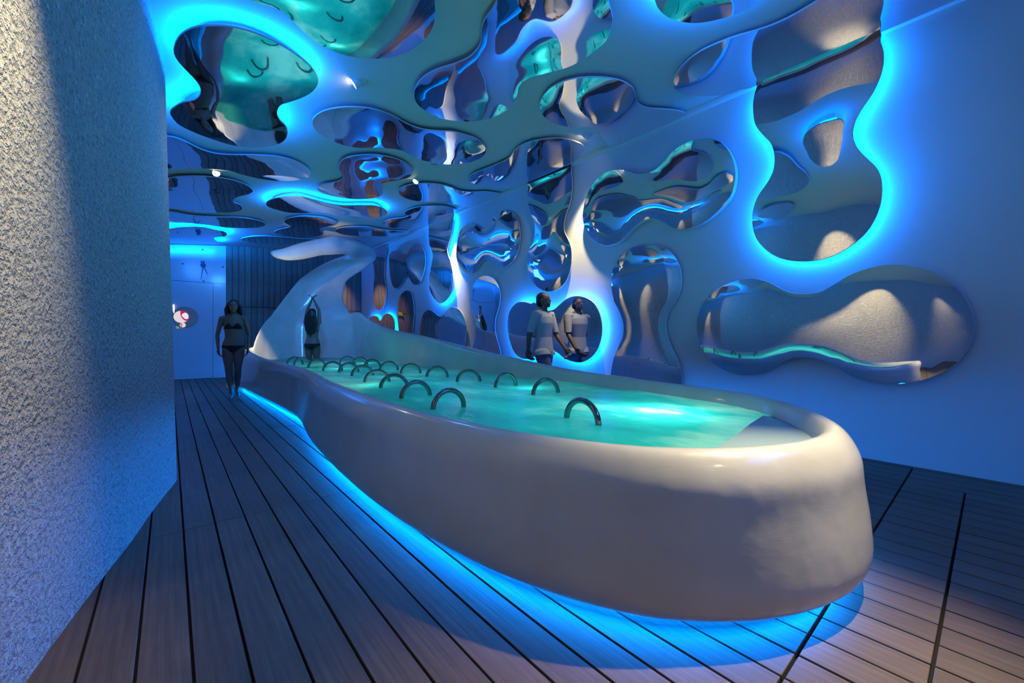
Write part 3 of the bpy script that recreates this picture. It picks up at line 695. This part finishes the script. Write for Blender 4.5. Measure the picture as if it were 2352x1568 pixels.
mx_, mz_ = ray_back(425, 727.5)
pm = empty('porthole_mirror', (mx_, BY - .004, mz_)); tag(pm, 'round mirror on the flush door showing a red-lipped smile', 'mirror')
rr_ = ray_back(455.5, 728)[0] - mx_
disc('mirror_face', 0, 0, rr_, 0, -.03, M['mirror'], pm, 48)
def mirror_image(name, verts, y, col, parent=pm, e=1.0):  # reflections in the round mirror, painted on as glowing flat shapes
    m = bpy.data.materials.get('reflected_' + name) or simple('reflected_' + name, col, .4, emit=col, estr=e)
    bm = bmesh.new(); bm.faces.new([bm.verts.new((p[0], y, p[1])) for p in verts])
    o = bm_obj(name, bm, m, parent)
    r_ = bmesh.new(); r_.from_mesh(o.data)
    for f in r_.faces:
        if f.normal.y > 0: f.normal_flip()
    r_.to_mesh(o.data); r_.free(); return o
def ell(cx_, cz_, a, b_, n=32, rot=0): return [(cx_ + a * math.cos(t) * math.cos(rot) - b_ * math.sin(t) * math.sin(rot), cz_ + a * math.cos(t) * math.sin(rot) + b_ * math.sin(t) * math.cos(rot)) for t in np.linspace(0, 2 * math.pi, n, endpoint=False)]
def lp(x, y):      # zoom coordinates of the porthole (6.033 per px) to local
    q = ray_back(390 + x / 6.033, 670 + y / 6.033); return (q[0] - mx_, q[1] - mz_)
f0 = lp(158, 347); ex = lp(264, 347)[0] - f0[0]; ez = f0[1] - lp(158, 430)[1]
pc_ = disc('reflection', f0[0], f0[1], ex, -.03, -.036, simple('reflected_skin', (.80, .62, .45), .4, emit=(.80, .62, .45), estr=.9), pm, 40, rz=ez); pc_['label'] = 'painted glowing reflection of a smiling mouth'  # glowing disc painted as the reflection of the smile poster
mirror_image('lips', [lp(*p) for p in ((143,266),(180,263),(220,275),(250,300),(264,330),(262,370),(250,398),(225,405),(195,390),(165,360),(148,325))], -.0375, (.55, .01, .02), pc_, .9)
mirror_image('teeth', [lp(*p) for p in ((170,310),(205,290),(235,298),(256,325),(256,365),(240,378),(210,375),(180,350),(165,330))], -.0385, (.85, .82, .74), pc_, .9)
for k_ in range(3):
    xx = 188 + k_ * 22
    mirror_image('tooth_gap', [lp(xx, 305), lp(xx + 2, 305), lp(xx + 5, 366), lp(xx + 3, 366)], -.0390, (.35, .25, .22), pc_, .5)
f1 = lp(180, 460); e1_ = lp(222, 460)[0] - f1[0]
p2_ = disc('reflection', f1[0], f1[1], e1_, -.03, -.036, bpy.data.materials['reflected_skin'], pm, 28); p2_['label'] = 'smaller painted glowing reflection of pale lips'
mirror_image('pale_lips', [lp(*p) for p in ((145,440),(165,432),(178,455),(170,485),(155,490),(148,465))], -.0375, (.6, .2, .18), p2_, .9)
mirror_image('sign_reflection', [lp(*p) for p in ((82,478),(120,478),(132,510),(90,512))], -.0365, (.15, .32, .10), pm, .8)  # reflected sign and bright strip, painted on the mirror as glowing shapes
mirror_image('strip_reflection', [lp(*p) for p in ((40,178),(66,175),(68,260),(60,300),(48,290))], -.0365, (1, .9, .7), pm, 1.0)

def hook(loc, rz, lab, grp):
    root = empty('towel_hook', loc, rz); tag(root, lab, 'hook', grp)
    n = 24
    def lathe(name, prof, mat):
        bm = bmesh.new(); rows = [[bm.verts.new((r * math.cos(2 * math.pi * i / n), h, r * math.sin(2 * math.pi * i / n))) for i in range(n)] for r, h in prof]
        for j in range(len(prof) - 1):
            for i in range(n): bm.faces.new((rows[j][i], rows[j][(i + 1) % n], rows[j + 1][(i + 1) % n], rows[j + 1][i]))
        bmesh.ops.recalc_face_normals(bm, faces=bm.faces); bm_obj(name, bm, mat, root, True)
    lathe('stem', [(.012, 0), (.012, -.05)], M['yellow'])
    lathe('disc', [(.012, -.046), (.05, -.05), (.055, -.058), (.05, -.066), (.02, -.062), (.001, -.060)], M['yellow'])
for i in range(4):
    hook((XL, 8.39 + .245 * i, 1.73), math.radians(90), 'yellow disc hook on the plaster wall, %s from the pier, seen reflected' % ordn[i], 'yellow hooks on the plaster wall')
hook((3.1, BY, 1.72), 0, 'yellow disc hook on the timber wall behind the slide', None)

# ------------------------------------------------------------------ people
def tube(bm, pts, rad, n=14):
    pts = [Vector(p) for p in pts]; rings = []
    up = None
    ext = [(pts[0] - (pts[1] - pts[0]).normalized() * rad[0] * .8, rad[0] * .45)] + list(zip(pts, rad)) + [(pts[-1] + (pts[-1] - pts[-2]).normalized() * rad[-1] * .8, rad[-1] * .45)]
    for i, (p, r) in enumerate(ext):
        t = (ext[min(i + 1, len(ext) - 1)][0] - ext[max(i - 1, 0)][0]).normalized()
        if up is None: up = t.orthogonal().normalized()
        up = (up - t * up.dot(t)).normalized(); s = t.cross(up)
        rings.append([p + up * math.cos(a) * r + s * math.sin(a) * r for a in np.linspace(0, 2 * math.pi, n, endpoint=False)])
    loft(bm, rings)
def ellipsoid(bm, c, r, rot=None):
    m4 = Matrix.Translation(c) @ (rot or Matrix()) @ Matrix.Diagonal((*r, 1))
    bmesh.ops.create_uvsphere(bm, u_segments=20, v_segments=14, radius=1, matrix=m4)
def torso(bm, rows):
    loft(bm, [[(cx_ + rx * math.cos(a), cy + ry * math.sin(a), z) for a in np.linspace(0, 2 * math.pi, 24, endpoint=False)] for z, rx, ry, cx_, cy in rows])
def hand_geo(bm, wrist, d, palm_n, side, curl=.25, s=1.0):
    d = Vector(d).normalized(); nrm = Vector(palm_n).normalized(); sv = d.cross(nrm).normalized() * side; wv = Vector(wrist)
    rings = []
    for q, hw, ht in ((0, .014, .011), (.015, .019, .011), (.035, .024, .010), (.052, .023, .009)):
        rings.append([wv + d * q * s + sv * math.cos(a) * hw * s + nrm * math.sin(a) * ht * s for a in np.linspace(0, 2 * math.pi, 14, endpoint=False)])
    loft(bm, rings)
    for k, (off_, ln) in enumerate(((-.017, .034), (-.006, .040), (.006, .038), (.017, .030))):
        b0 = wv + (d * .046 + sv * off_) * s; sp = sv * off_ * .35
        p1 = b0 + (d * ln * .45 + nrm * curl * .006 + sp * .3) * s; p2 = p1 + (d * ln * .30 + nrm * curl * .022) * s; p3 = p2 + (d * ln * .25 + nrm * curl * .034) * s
        tube(bm, [b0, p1, p2, p3], [.0056 * s, .0052 * s, .0048 * s, .0042 * s], 8)
    t0 = wv + (d * .012 - sv * .014) * s
    tube(bm, [t0, t0 + (d * .018 - sv * .016) * s, t0 + (d * .034 - sv * .018 + nrm * .006) * s], [.0072 * s, .0064 * s, .0052 * s], 8)
def head_geo(bm, c, tilt=0, turn=0):
    rot = Matrix.Rotation(turn, 4, 'Z') @ Matrix.Rotation(tilt, 4, 'X'); C_ = Vector(c)
    T = lambda v: C_ + rot.to_3x3() @ Vector(v)
    ellipsoid(bm, T((0, .006, .008)), (.043, .054, .055), rot)
    ellipsoid(bm, T((0, -.014, -.024)), (.034, .038, .042), rot)
    tube(bm, [T((0, -.046, .008)), T((0, -.058, -.010)), T((0, -.054, -.014))], [.005, .0075, .006], 8)
    tube(bm, [T((-.012, -.047, -.031)), T((.012, -.047, -.031))], [.004, .004], 8)
    for s in (-1, 1):
        ellipsoid(bm, T((s * .044, .006, -.002)), (.005, .010, .015), rot)
    ellipsoid(bm, T((0, -.040, -.052)), (.014, .012, .011), rot)
    return T, rot
def masked(body, test, off_, mat, name, parent, off_fn=None):
    me = body.data; nv = len(me.vertices); co = np.empty(nv * 3); me.vertices.foreach_get('co', co); co = co.reshape(-1, 3)
    ok = np.array([test(*c) for c in co]); idx = {}; vs = []; fs = []
    nr = np.empty(nv * 3); me.vertices.foreach_get('normal', nr); nr = nr.reshape(-1, 3)
    for p in me.polygons:
        if all(ok[v] for v in p.vertices):
            f = []
            for v in p.vertices:
                if v not in idx:
                    idx[v] = len(vs); vs.append(co[v] + nr[v] * (off_fn(*co[v]) if off_fn else off_))
                f.append(idx[v])
            fs.append(f)
    return mesh_obj(name, vs, fs, mat, parent, smooth=True)
def finish_body(bm, S, root, mat, vox=.0046):
    bmesh.ops.scale(bm, vec=(S, S, S), verts=bm.verts)
    me = remesh(bm, vox, 6, .5); me.materials.append(mat)
    o = bpy.data.objects.new('body', me); COL.objects.link(o); o.parent = root
    return o
def face_parts(T, rot, S, root):
    for s in (-1, 1):
        bm = bmesh.new(); ellipsoid(bm, T((s * .017, -.0455, .003)) , (.0075, .004, .0042), rot); bmesh.ops.scale(bm, vec=(S, S, S), verts=bm.verts); e = bm_obj('eye', bm, simple('eye_white', (.22, .22, .22), .5) if 'eye_white' not in bpy.data.materials else bpy.data.materials['eye_white'], root, True)
        bm = bmesh.new(); ellipsoid(bm, T((s * .017, -.0485, .003)), (.0032, .0022, .0034), rot); bmesh.ops.scale(bm, vec=(S, S, S), verts=bm.verts); bm_obj('iris', bm, M['hair'], e, True)
        bm = bmesh.new(); tube(bm, [T((s * .009, -.046, .015)), T((s * .026, -.042, .017))], [.0026, .0018], 6); bmesh.ops.scale(bm, vec=(S, S, S), verts=bm.verts); bm_obj('eyebrow', bm, M['hair'], root, True)
    bm = bmesh.new(); tube(bm, [T((-.011, -.0505, -.031)), T((0, -.0525, -.0305)), T((.011, -.0505, -.031))], [.002, .0034, .002], 6); bmesh.ops.scale(bm, vec=(S, S, S), verts=bm.verts); bm_obj('lips', bm, simple('lip_colour', (.25, .07, .06), .4) if 'lip_colour' not in bpy.data.materials else bpy.data.materials['lip_colour'], root, True)
FEM = [(.455, .070, .050, 0, 0), (.485, .094, .062, 0, .004), (.52, .099, .066, 0, .006), (.56, .092, .058, 0, .002), (.61, .073, .046, 0, 0), (.66, .074, .047, 0, 0), (.715, .083, .053, 0, 0), (.76, .088, .052, 0, 0), (.80, .090, .044, 0, .003), (.825, .070, .036, 0, .005), (.842, .034, .030, 0, .004), (.88, .028, .029, 0, 0)]
MAL = [(.46, .070, .052, 0, 0), (.50, .086, .060, 0, .002), (.56, .083, .054, 0, 0), (.62, .080, .052, 0, 0), (.68, .088, .056, 0, 0), (.74, .100, .061, 0, 0), (.79, .108, .054, 0, .003), (.822, .088, .042, 0, .005), (.845, .040, .036, 0, .004), (.88, .034, .034, 0, 0)]

def leg(bm, hip, knee, ankle, toe_dir, k=1.0):
    hip, knee, ankle = Vector(hip), Vector(knee), Vector(ankle); td = Vector(toe_dir).normalized()
    calf = knee.lerp(ankle, .3) - td * .006; thigh = hip.lerp(knee, .35)
    tube(bm, [hip, thigh, hip.lerp(knee, .8), knee, calf, knee.lerp(ankle, .75), ankle], [.052 * k, .049 * k, .034 * k, .030 * k, .031 * k, .020 * k, .0175 * k])
    heel = ankle + Vector((0, 0, -.026)) - td * .016; ball = ankle + td * .070 + Vector((0, 0, -.031)); toe = ankle + td * .100 + Vector((0, 0, -.034))
    tube(bm, [heel, ankle + td * .03 + Vector((0, 0, -.022)), ball, toe], [.017, .018, .0155, .011])
    tube(bm, [ankle, heel], [.017, .016])

# woman walking on the deck
S = 1.60
fx, fy = .80, 8.06
wr_ = empty('person', (fx, fy, 0.002), math.radians(-8)); tag(wr_, 'person in a black bikini walking on the deck beside the slide, dark curly hair', 'person')
bm = bmesh.new(); torso(bm, FEM)
for s in (-1, 1): ellipsoid(bm, (s * .038, -.044, .735), (.034, .030, .032))
leg(bm, (-.046, 0, .49), (-.040, -.035, .275), (-.012, -.030, .048), (-.1, -1, 0))
leg(bm, (.048, 0, .49), (.040, -.030, .285), (.030, .060, .060), (.12, -1, -.05))
for s in (-1, 1):
    sh = Vector((s * .098, 0, .812)); el = Vector((s * .135, .012, .640)); wrp = Vector((s * .125, -.030, .500))
    tube(bm, [sh + Vector((-s * .03, 0, 0)), sh, sh.lerp(el, .3), el, el.lerp(wrp, .3), wrp], [.024, .0265, .0245, .0185, .0190, .0125])
    tube(bm, [(s * .022, .004, .852), (s * .055, .003, .835), sh + Vector((-s * .012, 0, .002))], [.018, .018, .022])
    hand_geo(bm, wrp, (wrp - el).normalized(), (-s, -.3, 0), s, .8)
T, rot = head_geo(bm, (0, -.010, .935))
b1 = finish_body(bm, S, wr_, M['skin_tan']); face_parts(T, rot, S, wr_)
def bra(x, y, z, s=1.6):
    x, y, z = x / s, y / s, z / s
    if abs(x) > .098: return False
    if y < -.01: 
        a = abs(abs(x) - .040); return (.705 < z < .762 - a * .9 and y < -.028) or (.702 < z < .712)
    return .700 < z < .712
def brief(x, y, z, s=1.6):
    x, y, z = x / s, y / s, z / s
    if abs(x) > .112: return False
    if y < 0: return z < .535 and z > .455 + abs(x) * .72
    return z < .535 and z > .448 + abs(x) * .55
masked(b1, bra, .004, M['black_cloth'], 'bikini_top', wr_); masked(b1, brief, .004, M['black_cloth'], 'bikini_bottom', wr_)
bm = bmesh.new(); random.seed(7)
ellipsoid(bm, (0, .012, .958), (.053, .058, .052)); ellipsoid(bm, (0, .036, .915), (.052, .036, .062))
for s in (-1, 1):
    for k_ in range(9):
        a = k_ / 9; x = s * (.040 + .012 * random.random()); y = -.012 + .058 * a
        pts = [(x * .8, y, .975), (x * 1.15, y - .002, .94), (x * 1.35 + random.uniform(-.006, .006), y, .90), (x * 1.3 + random.uniform(-.008, .008), y + .002, .868), (x * 1.45, y, .842)]
        tube(bm, pts, [.012, .014, .014, .013, .006], 8)
for k_ in range(8):
    x = -.035 + .01 * k_; tube(bm, [(x, .045, .95), (x * 1.1, .056, .90), (x * 1.2, .052, .845)], [.014, .015, .008], 8)
bmesh.ops.scale(bm, vec=(S, S, S), verts=bm.verts); hm = remesh(bm, .007, 3, .5); hm.materials.append(M['hair']); o = bpy.data.objects.new('hair', hm); COL.objects.link(o); o.parent = wr_

# bather seen from behind with raised arms
S2 = 1.50
px_, py_ = ray_z(716, 826, WZ)
wb_ = empty('person', (px_, py_ - .05, .06), math.radians(150)); tag(wb_, 'person in a black bikini standing in the water with both arms raised, long dark hair', 'person')
bm = bmesh.new(); torso(bm, FEM)
for s in (-1, 1): ellipsoid(bm, (s * .038, -.046, .735), (.034, .032, .032)); ellipsoid(bm, (s * .046, .040, .495), (.046, .040, .045))
leg(bm, (-.048, 0, .49), (-.050, -.020, .275), (-.052, .012, .046), (-.1, -1, 0)); leg(bm, (.048, 0, .49), (.046, -.010, .278), (.050, .012, .046), (.1, -1, 0))
for s in (-1, 1):
    sh = Vector((s * .088, 0, .820)); el = Vector((s * .075, -.030, .985)); wrp = Vector((s * .018, -.020, 1.115))
    tube(bm, [(s * .055, 0, .79), sh, sh.lerp(el, .3), el, el.lerp(wrp, .3), wrp], [.030, .0275, .0245, .0190, .0190, .0130])
    tube(bm, [(s * .022, .004, .852), (s * .055, .003, .835), sh + Vector((-s * .012, 0, .002))], [.018, .018, .022])
    hand_geo(bm, wrp, (wrp - el).normalized() + Vector((-s * .25, 0, .3)), (-s, 0, 0), s, .5)
T, rot = head_geo(bm, (0, -.012, .932), math.radians(-14))
b2 = finish_body(bm, S2, wb_, M['skin_tan']); face_parts(T, rot, S2, wb_)
masked(b2, lambda x, y, z: bra(x, y, z, S2), .004, M['black_cloth'], 'bikini_top', wb_); masked(b2, lambda x, y, z: brief(x, y, z, S2) , .004, M['black_cloth'], 'bikini_bottom', wb_)
bm = bmesh.new(); ellipsoid(bm, (0, .014, .955), (.051, .058, .054)); ellipsoid(bm, (0, .050, .90), (.055, .032, .07))
for k_ in range(15):
    x = -.058 + .0083 * k_; e = .64 + .05 * abs(x) / .058 + random.uniform(-.03, .02)
    tube(bm, [(x * .6, .050, .96), (x, .066, .90), (x * 1.15, .070, .80), (x * 1.0, .066, .72), (x * .7 + random.uniform(-.008, .008), .060, e)], [.014, .017, .016, .013, .004], 8)
bmesh.ops.scale(bm, vec=(S2, S2, S2), verts=bm.verts); hm = remesh(bm, .007, 3, .5); hm.materials.append(M['hair']); o = bpy.data.objects.new('hair', hm); COL.objects.link(o); o.parent = wb_

# attendant walking between the bath and the mirror wall
S3 = 1.60
pm_ = empty('person', (3.92, 3.98, .002), math.radians(14)); tag(pm_, 'person in a loose white shirt walking behind the bath', 'person')
bm = bmesh.new(); torso(bm, MAL)
leg(bm, (-.046, 0, .49), (-.044, -.090, .290), (-.040, -.110, .050), (0, -1, .0), 1.05); leg(bm, (.046, 0, .49), (.044, .015, .280), (.040, .150, .075), (0, -1, -.3), 1.05)
for s, dy in ((-1, .07), (1, -.075)):
    sh = Vector((s * .112, 0, .812)); el = Vector((s * .135, dy * .7 + .01, .645)); wrp = Vector((s * .125, dy * 1.5 - .03, .520))
    tube(bm, [sh + Vector((-s * .035, 0, 0)), sh, sh.lerp(el, .3), el, el.lerp(wrp, .3), wrp], [.028, .031, .029, .0225, .0220, .015])
    tube(bm, [(s * .022, .004, .852), (s * .055, .003, .835), sh + Vector((-s * .012, 0, .002))], [.018, .018, .022])
    hand_geo(bm, wrp, (wrp - el).normalized(), (-s, 0, 0), s, 1.0, 1.08)
T, rot = head_geo(bm, (0, -.012, .935))
b3 = finish_body(bm, S3, pm_, M['skin_dark']); face_parts(T, rot, S3, pm_)
masked(b3, lambda x, y, z: (.47 < z / S3 < .832 and abs(x / S3) < .108 - max(0, z / S3 - .80) * .5 and abs(y / S3) < .068) or (.66 < z / S3 < .84 and .08 < abs(x / S3) < .17), .0, M['white_cloth'], 'shirt', pm_, lambda x, y, z: .016 + .022 * max(0, .62 - z / S3) / .15)
masked(b3, lambda x, y, z: .075 < z / S3 < .52 and abs(x / S3) < .100, .0, M['grey_cloth'], 'trousers', pm_, lambda x, y, z: .010 + .012 * max(0, .35 - z / S3) / .3)
bm = bmesh.new(); ellipsoid(bm, (0, .014, .955), (.050, .057, .050)); ellipsoid(bm, (0, .034, .922), (.046, .034, .045))
bmesh.ops.scale(bm, vec=(S3, S3, S3), verts=bm.verts); hm = remesh(bm, .007, 2, .5); hm.materials.append(M['hair']); o = bpy.data.objects.new('hair', hm); COL.objects.link(o); o.parent = pm_
